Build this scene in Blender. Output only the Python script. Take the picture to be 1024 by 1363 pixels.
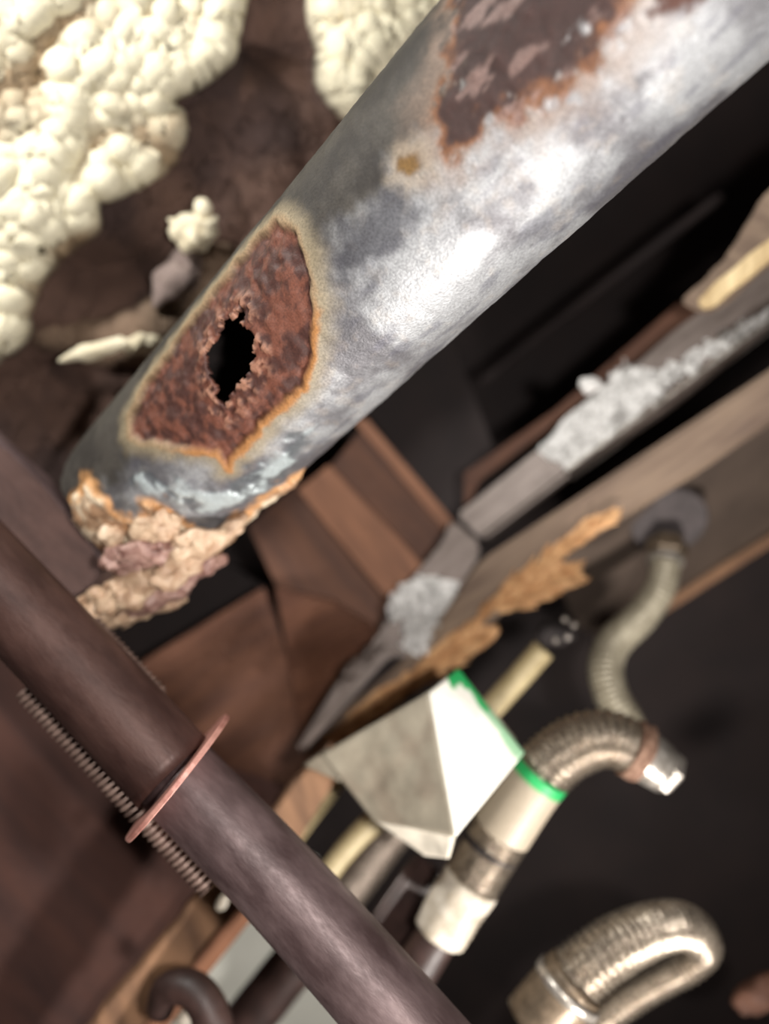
import bpy, bmesh, math, random
import numpy as np
from mathutils import Vector, Matrix

random.seed(4)
RNG = np.random.RandomState(7)
for o in list(bpy.data.objects):
    bpy.data.objects.remove(o)
COL = bpy.context.scene.collection
SC = bpy.context.scene

# ---------------------------------------------------------------- camera
F = 1100.0                       # focal length in pixels of the 1024x1363 frame
CAM = np.array([0.0, 0.0, 0.70])
cd = bpy.data.cameras.new('camera')
cam = bpy.data.objects.new('camera', cd)
COL.objects.link(cam)
cam.location = CAM
cam.rotation_euler = (math.pi / 2, 0, 0)
cd.sensor_fit = 'VERTICAL'
cd.sensor_height = 24.0
cd.lens = 24.0 * F / 1363.0
cd.clip_start = 0.01
cd.dof.use_dof = True
cd.dof.focus_distance = 0.36
cd.dof.aperture_fstop = 1.8
SC.camera = cam

# ---------------------------------------------------------------- world and lights
w = bpy.data.worlds.new('world')
SC.world = w
w.use_nodes = True
w.node_tree.nodes['Background'].inputs[0].default_value = (0.85, 0.66, 0.6, 1)
w.node_tree.nodes['Background'].inputs[1].default_value = 0.028

def add_area(name, loc, target, size, power, color):
    l = bpy.data.lights.new(name, 'AREA')
    l.shape = 'DISK'
    l.size = size
    l.energy = power
    l.color = color
    o = bpy.data.objects.new(name, l)
    COL.objects.link(o)
    o.location = loc
    d = Vector(target) - Vector(loc)
    o.rotation_euler = d.to_track_quat('-Z', 'Y').to_euler()
    return o

add_area('hand_torch', CAM + np.array([0.185, 0.26, -0.47]), CAM + np.array([0.02, 0.48, 0.02]), 0.06, 4.0, (1.0, 0.94, 0.88))
add_area('camera_fill', CAM + np.array([0.10, -0.06, 0.0]), CAM + np.array([0.0, 0.55, 0.0]), 0.03, 3.3, (1.0, 0.95, 0.90))  # added fill lamp beside the camera, lifts the shadows
# added lamp out of view, upper left, brightens the broken plaster
add_area('plaster_fill', CAM + np.array([-0.42, 0.12, 0.52]), CAM + np.array([-0.16, 0.56, 0.20]), 0.10, 5.6, (1.0, 0.98, 0.93))

SC.view_settings.view_transform = 'Standard'
SC.view_settings.look = 'None'
SC.view_settings.gamma = 1.0
SC.view_settings.use_curve_mapping = False
SC.view_settings.exposure = 0.0

# ---------------------------------------------------------------- helpers
def P(px, py, d):
    return CAM + np.array([(px - 512.0) / F * d, d, -(py - 681.5) / F * d])

def ray(px, py):
    return np.array([(px - 512.0) / F, 1.0, -(py - 681.5) / F])

def plane(a, b, c):
    a, b, c = P(*a), P(*b), P(*c)
    n = np.cross(b - a, c - a)
    n /= np.linalg.norm(n)
    if np.dot(n, CAM - a) < 0:
        n = -n
    return a, n

def on(pl, px, py):
    a, n = pl
    r = ray(px, py)
    return CAM + r * (np.dot(a - CAM, n) / np.dot(r, n))

def lin(c):
    c = np.asarray(c, float) / 255.0
    return np.where(c <= 0.04045, c / 12.92, ((c + 0.055) / 1.055) ** 2.4)

def _h(ix, iy, iz, s):
    n = (ix * 374761393 + iy * 668265263 + iz * 2147483647 + s * 974634777) & 0xffffffff
    n = ((n ^ (n >> 13)) * 1274126177) & 0xffffffff
    n = (n ^ (n >> 16)) & 0xffff
    return n / 65535.0

def vnoise(p, seed=0):
    p = np.asarray(p, float)
    i = np.floor(p).astype(np.int64)
    f = p - i
    f = f * f * (3 - 2 * f)
    r = 0
    for dx in (0, 1):
        for dy in (0, 1):
            for dz in (0, 1):
                wgt = (f[:, 0] if dx else 1 - f[:, 0]) * (f[:, 1] if dy else 1 - f[:, 1]) * (f[:, 2] if dz else 1 - f[:, 2])
                r = r + wgt * _h(i[:, 0] + dx, i[:, 1] + dy, i[:, 2] + dz, seed)
    return r                       # 0..1

def fbm(p, scale, octv=4, seed=0, gain=0.5):
    p = np.asarray(p, float) * scale
    a, t, r = 1.0, 0.0, 0
    for k in range(octv):
        r = r + a * vnoise(p + 17.3 * k, seed + k)
        t += a
        a *= gain
        p = p * 2.03
    return r / t

def sstep(a, b, x):
    t = np.clip((x - a) / (b - a), 0, 1)
    return t * t * (3 - 2 * t)

def sdpoly(pts, poly):
    """signed distance (positive inside) of 2-D points to a polygon"""
    pts = np.asarray(pts); poly = np.asarray(poly)
    d = np.full(len(pts), 1e9); ins = np.zeros(len(pts), bool)
    for k in range(len(poly)):
        a = poly[k]; b = poly[(k + 1) % len(poly)]
        e = b - a; v = pts - a
        t = np.clip((v @ e) / max(e @ e, 1e-12), 0, 1)
        d = np.minimum(d, np.linalg.norm(v - t[:, None] * e, axis=1))
        c = (a[1] > pts[:, 1]) != (b[1] > pts[:, 1])
        xi = a[0] + (pts[:, 1] - a[1]) * (b[0] - a[0]) / (b[1] - a[1] if abs(b[1] - a[1]) > 1e-12 else 1e-12)
        ins ^= c & (pts[:, 0] < xi)
    return np.where(ins, d, -d)

def thing(name, label, cat, loc, group=None):
    o = bpy.data.objects.new(name, None)
    COL.objects.link(o)
    o.empty_display_size = 0.02
    o.location = loc
    o['label'] = label
    o['category'] = cat
    if group:
        o['group'] = group
    return o

def tag(o, label=None, cat=None, group=None, kind=None):
    if label: o['label'] = label
    if cat: o['category'] = cat
    if group: o['group'] = group
    if kind: o['kind'] = kind
    return o

def world_loc(o):
    v = Vector((0, 0, 0))
    while o is not None:
        v = v + o.location
        o = o.parent
    return np.array(v)

def mk(name, V, faces, mat, parent=None, smooth=True, gp=None, colour=None, attrs=None):
    """links one mesh object; V is in world space, origin at its centre (top level) or at its parent"""
    V = np.asarray(V, float)
    if parent is None:
        org = V.mean(axis=0)
    else:
        org = world_loc(parent)
    me = bpy.data.meshes.new(name)
    me.from_pydata([tuple(v) for v in (V - org)], [], [tuple(int(i) for i in f) for f in faces])
    me.update()
    if smooth:
        me.polygons.foreach_set('use_smooth', [True] * len(me.polygons))
    a = me.attributes.new('gp', 'FLOAT_VECTOR', 'POINT')
    a.data.foreach_set('vector', np.asarray(gp if gp is not None else V, dtype=np.float32).ravel())
    if colour is not None:
        c = me.attributes.new('Col', 'FLOAT_COLOR', 'POINT')
        cc = np.ones((len(V), 4), np.float32)
        cc[:, :3] = colour
        c.data.foreach_set('color', cc.ravel())
    for k, val in (attrs or {}).items():
        at = me.attributes.new(k, 'FLOAT', 'POINT')
        at.data.foreach_set('value', np.asarray(val, np.float32).ravel())
    me.materials.append(mat)
    o = bpy.data.objects.new(name, me)
    COL.objects.link(o)
    if parent is None:
        o.location = org
    else:
        o.parent = parent
    return o

# ---------------------------------------------------------------- materials
def nmat(name, c1, c2, scale=60, rough=0.6, metal=0.0, bump=0.2, stretch=(1, 1, 1), c3=None, fine=400, bd=0.0006,
         lines=0, lo=0.35, hi=0.65, rvar=0.15):
    m = bpy.data.materials.new(name)
    m.use_nodes = True
    nt = m.node_tree; N = nt.nodes; L = nt.links
    b = N['Principled BSDF']
    at = N.new('ShaderNodeAttribute'); at.attribute_name = 'gp'
    mp = N.new('ShaderNodeMapping'); mp.inputs['Scale'].default_value = stretch
    L.new(at.outputs['Vector'], mp.inputs['Vector'])
    n1 = N.new('ShaderNodeTexNoise'); n1.inputs['Scale'].default_value = scale; n1.inputs['Detail'].default_value = 6
    n1.inputs['Roughness'].default_value = 0.62
    L.new(mp.outputs[0], n1.inputs['Vector'])
    cr = N.new('ShaderNodeValToRGB')
    cr.color_ramp.elements[0].position = lo; cr.color_ramp.elements[0].color = (*lin(c1), 1)
    cr.color_ramp.elements[1].position = hi; cr.color_ramp.elements[1].color = (*lin(c2), 1)
    if c3 is not None:
        e = cr.color_ramp.elements.new(min(hi + 0.12, 0.98)); e.color = (*lin(c3), 1)
    L.new(n1.outputs['Fac'], cr.inputs[0]); L.new(cr.outputs[0], b.inputs['Base Color'])
    n2 = N.new('ShaderNodeTexNoise'); n2.inputs['Scale'].default_value = fine; n2.inputs['Detail'].default_value = 3
    L.new(mp.outputs[0], n2.inputs['Vector'])
    mr = N.new('ShaderNodeMapRange')
    mr.inputs['To Min'].default_value = max(rough - rvar, 0.05); mr.inputs['To Max'].default_value = min(rough + rvar, 1)
    L.new(n2.outputs['Fac'], mr.inputs['Value']); L.new(mr.outputs[0], b.inputs['Roughness'])
    b.inputs['Metallic'].default_value = metal
    h = n2.outputs['Fac']
    if lines:
        wv = N.new('ShaderNodeTexWave'); wv.wave_type = 'BANDS'; wv.bands_direction = 'Y'
        wv.inputs['Scale'].default_value = lines; wv.inputs['Distortion'].default_value = 0.4
        L.new(at.outputs['Vector'], wv.inputs['Vector'])
        ad = N.new('ShaderNodeMath'); ad.operation = 'ADD'
        L.new(wv.outputs['Fac'], ad.inputs[0]); L.new(n2.outputs['Fac'], ad.inputs[1])
        h = ad.outputs[0]
    bp = N.new('ShaderNodeBump'); bp.inputs['Strength'].default_value = bump; bp.inputs['Distance'].default_value = bd
    L.new(h, bp.inputs['Height']); L.new(bp.outputs[0], b.inputs['Normal'])
    return m

def amat(name, fine=900, bump=0.35, bd=0.0006, var=0.25):
    """colour, metal and roughness come from attributes of the mesh, fine grain from noise"""
    m = bpy.data.materials.new(name)
    m.use_nodes = True
    nt = m.node_tree; N = nt.nodes; L = nt.links
    b = N['Principled BSDF']
    def A(n):
        a = N.new('ShaderNodeAttribute'); a.attribute_name = n; return a
    g = A('gp')
    n2 = N.new('ShaderNodeTexNoise'); n2.inputs['Scale'].default_value = fine; n2.inputs['Detail'].default_value = 5
    L.new(g.outputs['Vector'], n2.inputs['Vector'])
    mr = N.new('ShaderNodeMapRange'); mr.inputs['To Min'].default_value = 1 - var; mr.inputs['To Max'].default_value = 1 + var
    mr.inputs['From Min'].default_value = 0.3; mr.inputs['From Max'].default_value = 0.7
    L.new(n2.outputs['Fac'], mr.inputs['Value'])
    mx = N.new('ShaderNodeVectorMath'); mx.operation = 'SCALE'
    L.new(A('Col').outputs['Color'], mx.inputs[0]); L.new(mr.outputs[0], mx.inputs['Scale'])
    L.new(mx.outputs[0], b.inputs['Base Color'])
    L.new(A('metal').outputs['Fac'], b.inputs['Metallic'])
    L.new(A('rough').outputs['Fac'], b.inputs['Roughness'])
    bp = N.new('ShaderNodeBump'); bp.inputs['Strength'].default_value = bump; bp.inputs['Distance'].default_value = bd
    L.new(n2.outputs['Fac'], bp.inputs['Height']); L.new(bp.outputs[0], b.inputs['Normal'])
    return m

M = {}
M['pipe'] = amat('corroded_steel')
M['plaster'] = amat('rough_plaster', fine=350, bump=0.5, bd=0.001, var=0.10)
M['card'] = amat('printed_card', fine=300, bump=0.15, var=0.05)
M['dark_metal'] = nmat('dark_painted_metal', (70, 54, 54), (112, 94, 94), 45, 0.5, 0.3, 0.25, (0.5, 1.5, 1.5), c3=(140, 122, 120))
M['dark_metal_left'] = nmat('brown_painted_metal', (58, 38, 34), (84, 60, 54), 45, 0.5, 0.3, 0.25, (0.5, 1.5, 1.5))
M['pink_metal'] = nmat('reddish_washer_metal', (150, 98, 88), (190, 140, 128), 90, 0.5, 0.2)
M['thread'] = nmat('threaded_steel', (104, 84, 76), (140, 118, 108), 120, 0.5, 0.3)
M['brown_board'] = nmat('brown_hardboard', (66, 40, 29), (94, 60, 42), 30, 0.75, 0, 0.4, (0.3, 1.6, 1.6))
M['lower_board'] = nmat('reddish_hardboard', (48, 25, 20), (68, 39, 30), 24, 0.9, 0, 0.4, (0.3, 1.6, 1.6))
M['ribbed'] = nmat('ribbed_brown_board', (84, 50, 35), (118, 76, 54), 30, 0.7, 0, 1.0, (0.3, 1.6, 1.6), lines=70, bd=0.003)
M['orange_board'] = nmat('lighter_brown_wood', (100, 65, 46), (136, 92, 66), 40, 0.7, 0, 0.4, (0.25, 2, 2))
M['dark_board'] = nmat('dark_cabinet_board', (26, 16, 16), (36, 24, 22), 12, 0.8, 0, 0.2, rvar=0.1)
M['counter'] = nmat('grey_brown_underside', (74, 62, 54), (92, 78, 68), 14, 0.75, 0, 0.2)
M['beam'] = nmat('dusty_wood', (98, 80, 68), (134, 114, 96), 40, 0.75, 0, 0.5, (0.2, 1.8, 1.8), c3=(158, 138, 116))
M['beam_low'] = nmat('worn_brown_wood', (96, 68, 48), (150, 112, 82), 34, 0.75, 0, 0.5, (0.3, 1.5, 1.5), c3=(176, 140, 108))
M['splinter'] = nmat('fresh_torn_wood', (176, 126, 82), (226, 182, 134), 120, 0.8, 0, 0.5, c3=(240, 196, 144))
M['rail'] = nmat('dull_aluminium', (88, 76, 70), (116, 104, 98), 60, 0.45, 0.3, 0.25, (0.4, 2, 2))
M['flake'] = nmat('white_flaking_paint', (170, 168, 165), (230, 228, 226), 180, 0.5, 0.0, 0.6)
M['gold'] = nmat('pale_yellow_wood', (176, 150, 108), (226, 204, 160), 60, 0.7, 0, 0.4, (0.3, 2, 2))
M['braid'] = nmat('steel_braid', (120, 108, 96), (178, 166, 150), 300, 0.3, 0.75, 0.4, fine=900)
M['braid_dark'] = nmat('dull_steel_braid', (96, 84, 76), (150, 138, 126), 300, 0.4, 0.6, 0.4, fine=900)
M['grey_hose'] = nmat('grey_flexible_hose', (138, 130, 112), (172, 164, 144), 120, 0.4, 0.2, 0.2)
M['cable'] = nmat('beige_tube_plastic', (150, 134, 98), (178, 162, 124), 60, 0.5, 0, 0.1)
M['steel'] = nmat('worn_steel_fitting', (150, 142, 132), (206, 200, 192), 130, 0.33, 0.7, 0.3)
M['rustring'] = nmat('orange_rust_ring', (104, 74, 58), (146, 116, 98), 200, 0.8, 0.1, 0.5)
M['brass'] = nmat('dull_brass_nut', (88, 76, 62), (122, 106, 88), 130, 0.45, 0.5, 0.3)
M['dusty_disc'] = nmat('dusty_dark_rubber', (54, 48, 48), (80, 72, 72), 60, 0.7, 0, 0.3)
M['white_wrap'] = nmat('white_tape', (160, 148, 130), (206, 198, 184), 90, 0.5, 0, 0.4)
M['black'] = nmat('black_rubber', (22, 16, 16), (36, 28, 27), 80, 0.8, 0, 0.3)
M['pale'] = nmat('pale_grey_panel', (196, 196, 186), (214, 214, 204), 12, 0.8, 0, 0.05)
M['crust'] = nmat('mineral_crust', (168, 134, 108), (206, 180, 152), 110, 0.4, 0, 0.8, c3=(238, 226, 208), fine=500, bd=0.0012, rvar=0.25)
M['crust_pink'] = nmat('pink_mineral_crust', (120, 84, 76), (176, 142, 130), 160, 0.4, 0, 0.8, c3=(234, 220, 212), fine=500, bd=0.001)
M['dark_brown_rod'] = nmat('dark_brown_plastic', (40, 27, 24), (62, 44, 40), 60, 0.5, 0, 0.2)

# ---------------------------------------------------------------- shape builders
def spline(pts, n=14):
    pts = [np.asarray(p, float) for p in pts]
    if len(pts) == 2:
        return [pts[0] + (pts[1] - pts[0]) * t for t in np.linspace(0, 1, n)]
    q = [2 * pts[0] - pts[1]] + pts + [2 * pts[-1] - pts[-2]]
    out = []
    for i in range(1, len(q) - 2):
        for k in range(n):
            t = k / n
            out.append(0.5 * ((2 * q[i]) + (-q[i - 1] + q[i + 1]) * t + (2 * q[i - 1] - 5 * q[i] + 4 * q[i + 1] - q[i + 2]) * t * t
                              + (-q[i - 1] + 3 * q[i] - 3 * q[i + 1] + q[i + 2]) * t ** 3))
    out.append(q[-2])
    return out

def resample(C, step):
    C = np.array(C)
    s = np.concatenate([[0], np.cumsum(np.linalg.norm(np.diff(C[:, :3], axis=0), axis=1))])
    n = max(int(s[-1] / step), 2)
    t = np.linspace(0, s[-1], n + 1)
    return np.stack([np.interp(t, s, C[:, k]) for k in range(C.shape[1])], axis=1), t

def tube(name, pts, mat, parent=None, segs=32, step=0.003, relief=None, wall=None, colour=None):
    """pts: (x, y, z, radius); relief(s, theta) gives extra radius; solid with closed ends"""
    C, S = resample(spline([np.array(p) for p in pts]), step)
    X = C[:, :3]; R = C[:, 3]
    T = np.gradient(X, axis=0)
    T /= np.linalg.norm(T, axis=1)[:, None]
    u = np.cross(T[0], [0.1, 1, 0.05]); u /= np.linalg.norm(u)
    V, G = [], []
    th = np.linspace(0, 2 * math.pi, segs, endpoint=False)
    for i in range(len(X)):
        u = u - T[i] * (u @ T[i]); u /= np.linalg.norm(u)
        v = np.cross(T[i], u)
        r = np.full(segs, R[i])
        if relief is not None:
            r = r + relief(S[i], th)
        V.append(X[i] + r[:, None] * (np.cos(th)[:, None] * u + np.sin(th)[:, None] * v))
        G.append(np.stack([np.full(segs, S[i]), R[i] * np.cos(th), R[i] * np.sin(th)], axis=1))
    V = np.concatenate(V); G = np.concatenate(G)
    n = len(X); Fc = []
    for i in range(n - 1):
        for k in range(segs):
            k2 = (k + 1) % segs
            Fc.append((i * segs + k, i * segs + k2, (i + 1) * segs + k2, (i + 1) * segs + k))
    Fc.append(tuple(range(segs))[::-1])
    Fc.append(tuple((n - 1) * segs + k for k in range(segs)))
    o = mk(name, V, Fc, mat, parent, True, G)
    me = o.data
    for f in (len(Fc) - 1, len(Fc) - 2):
        me.polygons[f].use_smooth = False
    return o

def pt(px, py, d, wpx=None):
    """pixel + distance -> point, with a radius from its width in pixels"""
    return (*P(px, py, d), (wpx or 0) * d / F / 2)

def slab(name, pl, poly, thick, mat, parent=None, bevel=0.0015, axis=None, rag=0, lift=0):
    """a flat board: outline on plane pl, thickness going away from the viewer"""
    a, n = pl
    if rag:                                   # broken outline
        q = []
        for k in range(len(poly)):
            p0 = np.array(poly[k], float); p1 = np.array(poly[(k + 1) % len(poly)], float)
            m_ = max(int(np.linalg.norm(p1 - p0) / 14), 1)
            for j in range(m_):
                q.append(p0 + (p1 - p0) * j / m_ + (RNG.rand(2) - 0.5) * 2 * rag * (0 < j))
        poly = q
    top = [on(pl, *p) + n * lift for p in poly]
    bot = [p - n * thick for p in top]
    bm = bmesh.new()
    tv = [bm.verts.new(p) for p in top]; bv = [bm.verts.new(p) for p in bot]
    bm.faces.new(tv); bm.faces.new(bv[::-1])
    k = len(tv)
    for i in range(k):
        bm.faces.new((tv[i], bv[i], bv[(i + 1) % k], tv[(i + 1) % k]))
    bmesh.ops.recalc_face_normals(bm, faces=bm.faces)
    if bevel:
        bmesh.ops.bevel(bm, geom=list(bm.edges), offset=bevel, segments=2, affect='EDGES', clamp_overlap=True)
    bm.verts.index_update()
    V = np.array([v.co for v in bm.verts]); Fc = [[v.index for v in f.verts] for f in bm.faces]
    bm.free()
    if axis is None:
        e = [np.linalg.norm(top[(i + 1) % k] - top[i]) for i in range(k)]
        i = int(np.argmax(e)); ax = (top[(i + 1) % k] - top[i]) / e[i]
    else:
        ax = on(pl, *axis[1]) - on(pl, *axis[0]); ax /= np.linalg.norm(ax)
    ay = np.cross(n, ax)
    G = np.stack([(V - a) @ ax, (V - a) @ ay, (V - a) @ n], axis=1)
    return mk(name, V, Fc, mat, parent, False, G)

def clod(name, centre, radii, mat, parent=None, seed=0, amp=0.35, scale=60, sub=4, rot=0.0, colour=None, attrs=None):
    """an irregular lump"""
    bm = bmesh.new()
    bmesh.ops.create_icosphere(bm, subdivisions=sub, radius=1)
    V = np.array([v.co for v in bm.verts]); Fc = [[v.index for v in f.verts] for f in bm.faces]
    bm.free()
    q = V * np.array(radii)
    c, s = math.cos(rot), math.sin(rot)
    q = np.stack([q[:, 0] * c - q[:, 2] * s, q[:, 1], q[:, 0] * s + q[:, 2] * c], axis=1)
    d = fbm(q + np.array(centre), scale, 4, seed) - 0.5
    q = q * (1 + d[:, None] * 2 * amp)
    W = q + np.array(centre)
    at = attrs
    if colour is not None:
        at = {'metal': np.zeros(len(W)), 'rough': np.full(len(W), 0.85)}
        f = fbm(W, 120, 3, seed + 5)[:, None]
        colour = lin(colour[0]) * (1 - f) + lin(colour[1]) * f
    return mk(name, W, Fc, mat, parent, True, W, colour, at)

def disc(name, c, n, r, t, mat, parent=None, segs=40, inner=0.0, sides=None):
    """a disc or nut (sides=6) of thickness t about axis n, with a small chamfer"""
    n = np.asarray(n, float); n /= np.linalg.norm(n)
    u = np.cross(n, [0.2, 0.3, 1]); u /= np.linalg.norm(u); v = np.cross(n, u)
    S = sides or segs
    ch = min(t, r) * 0.18
    prof = [(-t / 2, inner), (-t / 2, r - ch), (-t / 2 + ch, r), (t / 2 - ch, r), (t / 2, r - ch), (t / 2, inner)]
    V = []; Fc = []
    for h, rr in prof:
        for k in range(S):
            a = 2 * math.pi * k / S
            V.append(np.asarray(c) + n * h + rr * (math.cos(a) * u + math.sin(a) * v))
    for i in range(len(prof) - 1):
        for k in range(S):
            k2 = (k + 1) % S
            Fc.append((i * S + k, i * S + k2, (i + 1) * S + k2, (i + 1) * S + k))
    if inner > 0:
        i = len(prof) - 1
        for k in range(S):
            k2 = (k + 1) % S
            Fc.append((i * S + k, i * S + k2, k2, k))
    V = np.array(V)
    o = mk(name, V, Fc, mat, parent, False, V)
    return o

def braid_relief(pitch=0.0032, amp=0.0005, n=12):
    def f(s, th):
        return amp * np.sin(2 * math.pi * s / pitch) + amp * 0.7 * np.abs(np.sin(n * th + s / pitch * 1.9)) * np.abs(np.sin(n * th - s / pitch * 1.9))
    return f

# ================================================================ the setting
# far dark inside of the cabinet
pl_back = plane((0, 0, 0.98), (1000, 0, 0.98), (0, 1000, 0.98))
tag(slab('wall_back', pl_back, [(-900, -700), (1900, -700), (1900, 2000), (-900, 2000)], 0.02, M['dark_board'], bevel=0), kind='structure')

# underside of the counter at the right, into which the grey hose is screwed
pl_ceil = plane((700, 760, 0.66), (1100, 480, 0.60), (900, 800, 0.80))
tag(slab('ceiling', pl_ceil, [(1250, 365), (1024, 525), (800, 675), (745, 715), (735, 760), (770, 835), (806, 852), (1024, 716), (1250, 575)], 0.018, M['counter'], bevel=0.001), kind='structure')

# ---- broken plaster wall, upper left (height field)
pl_w = plane((0, 0, 0.50), (600, 0, 0.58), (0, 700, 0.60))
wa, wn = pl_w
wx = on(pl_w, 600, 0) - on(pl_w, 0, 0); wx /= np.linalg.norm(wx)
wy = np.cross(wn, wx)
def wuv(px, py):
    q = on(pl_w, px, py) - wa
    return np.array([q @ wx, q @ wy])
def build_wall():
    c = np.array([wuv(*p) for p in ((-320, -320), (720, -320), (720, 1000), (-320, 1000))])
    lo, hi = c.min(0), c.max(0)
    st = 0.0016
    nx, ny = int((hi[0] - lo[0]) / st), int((hi[1] - lo[1]) / st)
    gx, gy = np.meshgrid(np.linspace(lo[0], hi[0], nx), np.linspace(lo[1], hi[1], ny))
    uv = np.stack([gx.ravel(), gy.ravel()], axis=1)
    q3 = np.concatenate([uv, np.zeros((len(uv), 1))], axis=1)
    jit = np.stack([fbm(q3, 55, 3, 11), fbm(q3, 55, 3, 21)], axis=1) - 0.5
    uvj = uv + jit * 0.018
    main = [(-400, -400), (345, -400), (318, -20), (300, 50), (262, 92), (205, 120), (232, 162), (215, 208), (165, 238), (112, 242), (108, 290),
            (62, 330), (38, 365), (26, 440), (0, 462), (-400, 640)]
    frag = [(425, -300), (760, -300), (600, -5), (560, 30), (506, 96), (465, 138), (430, 112), (436, 60), (422, 20)]
    sm = sdpoly(uvj, [wuv(*p) for p in main])
    sf = sdpoly(uvj, [wuv(*p) for p in frag])
    sd = np.maximum(sm, sf)
    m = sstep(-0.0015, 0.003, sd)
    ridged = 1 - np.abs(fbm(q3, 34, 4, 31, 0.55) * 2 - 1) * 2
    lum = fbm(np.stack([(q3[:, 0] + q3[:, 1]) * 0.45, (q3[:, 1] - q3[:, 0]) * 1.1, q3[:, 2]], axis=1), 36, 5, 41, 0.55)
    deepholes = sum(np.exp(-((uv - wuv(px, py)) ** 2).sum(1) / r ** 2) for px, py, r in
                    ((130, 365, 0.026), (50, 520, 0.04), (190, 350, 0.016), (350, 60, 0.02)))
    ridge = sdpoly(uvj, [wuv(*p) for p in [(30, 455), (110, 440), (200, 415), (300, 330), (330, 360), (210, 470), (100, 480)]])
    hgt = m * (0.008 + 0.022 * (lum - 0.5) - 0.007 * sstep(0.62, 0.3, np.abs(fbm(q3 * np.array([1, 1.5, 1]), 70, 3, 47) - 0.5) * 6) + 0.005 * (fbm(q3, 160, 3, 49) - 0.5)) + (1 - m) * (-0.014 + 0.022 * (fbm(q3, 38, 5, 51) - 0.5)) \
        - 0.05 * deepholes * (1 - m) + 0.012 * sstep(0, 0.006, ridge) * (1 - m)
    V = wa + uv[:, :1] * wx + uv[:, 1:] * wy + wn * hgt[:, None]
    cream = lin((240, 232, 204)); cream2 = lin((158, 136, 108)); br = lin((92, 69, 59)); br2 = lin((58, 42, 38)); tan = lin((128, 108, 88))
    f = sstep(0.30, 0.52, lum)[:, None]  # hollows go tan: crevice shading put into the plaster colour
    c1 = cream2 * (1 - f) + cream * f
    g = sstep(0.3, 0.7, fbm(q3, 26, 4, 61))[:, None]
    c2 = br2 * (1 - g) + br * g
    rr = sstep(0, 0.005, ridge)[:, None] * 0.6
    c2 = c2 * (1 - rr) + tan * rr
    colr = c1 * m[:, None] + c2 * (1 - m[:, None])
    # only what stands left of the steel pipe's far side
    e = sdpoly(uv, [wuv(*p) for p in [(-400, -400), (900, -400), (740, -40), (360, 470), (235, 730), (120, 800), (-400, 800)]])
    ok = (e > 0).reshape(ny, nx)
    Fc = []
    for j in range(ny - 1):
        for i in range(nx - 1):
            if ok[j, i] and ok[j, i + 1] and ok[j + 1, i] and ok[j + 1, i + 1]:
                Fc.append((j * nx + i, j * nx + i + 1, (j + 1) * nx + i + 1, (j + 1) * nx + i))
    used = np.unique(np.array(Fc).ravel())
    re = np.full(len(V), -1); re[used] = np.arange(len(used))
    Fc = re[np.array(Fc)]
    o = mk('wall_left', V[used], Fc, M['plaster'], None, True, q3[used], colr[used],
           {'metal': np.zeros(len(used)), 'rough': np.full(len(used), 0.9)})
    s = o.modifiers.new('depth', 'SOLIDIFY'); s.thickness = 0.02; s.offset = 0
    tag(o, kind='structure')
build_wall()

# lumps of plaster left standing in the dark break, between wall and pipe
def on_wall(px, py, up=0.0):
    return on(pl_w, px, py) + wn * up
lc = ((206, 192, 160), (244, 236, 210))
o = clod('plaster_lump', on_wall(253, 308, 0.012), (0.016, 0.012, 0.012), M['plaster'], None, 3, 0.7, 110, 4, 0.2, lc)
o2 = clod('knob', on_wall(267, 278, 0.014), (0.006, 0.006, 0.007), M['plaster'], o, 5, 0.3, 120, 3, 0, lc)
o2.matrix_parent_inverse = Matrix.Identity(4)
tag(o, 'small cream plaster lump with a knob on top, beside the rusty hole', 'plaster')
o = clod('plaster_neck', on_wall(236, 366, 0.004), (0.014, 0.010, 0.024), M['plaster'], None, 9, 0.6, 80, 4, -0.5, ((112, 96, 92), (150, 134, 126)))
tag(o, 'dull grey plaster neck under the small cream lump', 'plaster')
o = clod('plaster_lump', on_wall(184, 452, 0.022), (0.012, 0.008, 0.008), M['plaster'], None, 13, 0.6, 120, 4, 0.3, lc)
tag(o, 'rounded cream plaster lump beside the left edge of the rusty patch', 'plaster')
o = clod('plaster_sliver', on_wall(134, 458, 0.022), (0.025, 0.006, 0.0052), M['plaster'], None, 15, 0.45, 110, 4, 0.28, lc)
tag(o, 'thin pointed cream plaster sliver lying across the dark break', 'plaster')

# ================================================================ the corroded steel pipe
PR = 0.052
pA, pB = P(250, 606, 0.49), P(747, 92, 0.33)
pax = (pB - pA) / np.linalg.norm(pB - pA)
S0, S1 = -0.068, 0.56
mid = (pA + pB) / 2
pu = (CAM - mid) - pax * ((CAM - mid) @ pax); pu /= np.linalg.norm(pu)   # faces the viewer
pv = np.cross(pax, pu)
def cyl_hit(px, py):
    r = ray(px, py); r = r / np.linalg.norm(r)
    oc = CAM - pA
    a = r - pax * (r @ pax); b = oc - pax * (oc @ pax)
    A_, B_, C_ = a @ a, 2 * a @ b, b @ b - PR ** 2
    D_ = B_ * B_ - 4 * A_ * C_
    t = (-B_ - math.sqrt(max(D_, 0))) / (2 * A_)
    q = CAM + r * t - pA
    s = q @ pax
    w_ = q - pax * s
    return np.array([s, PR * math.atan2(w_ @ pv, w_ @ pu)])

pipe_thing = thing('corroded_drain_pipe', 'wide corroded steel pipe with a rusted-through hole, running diagonally across the top', 'pipe', tuple(pA))

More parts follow.
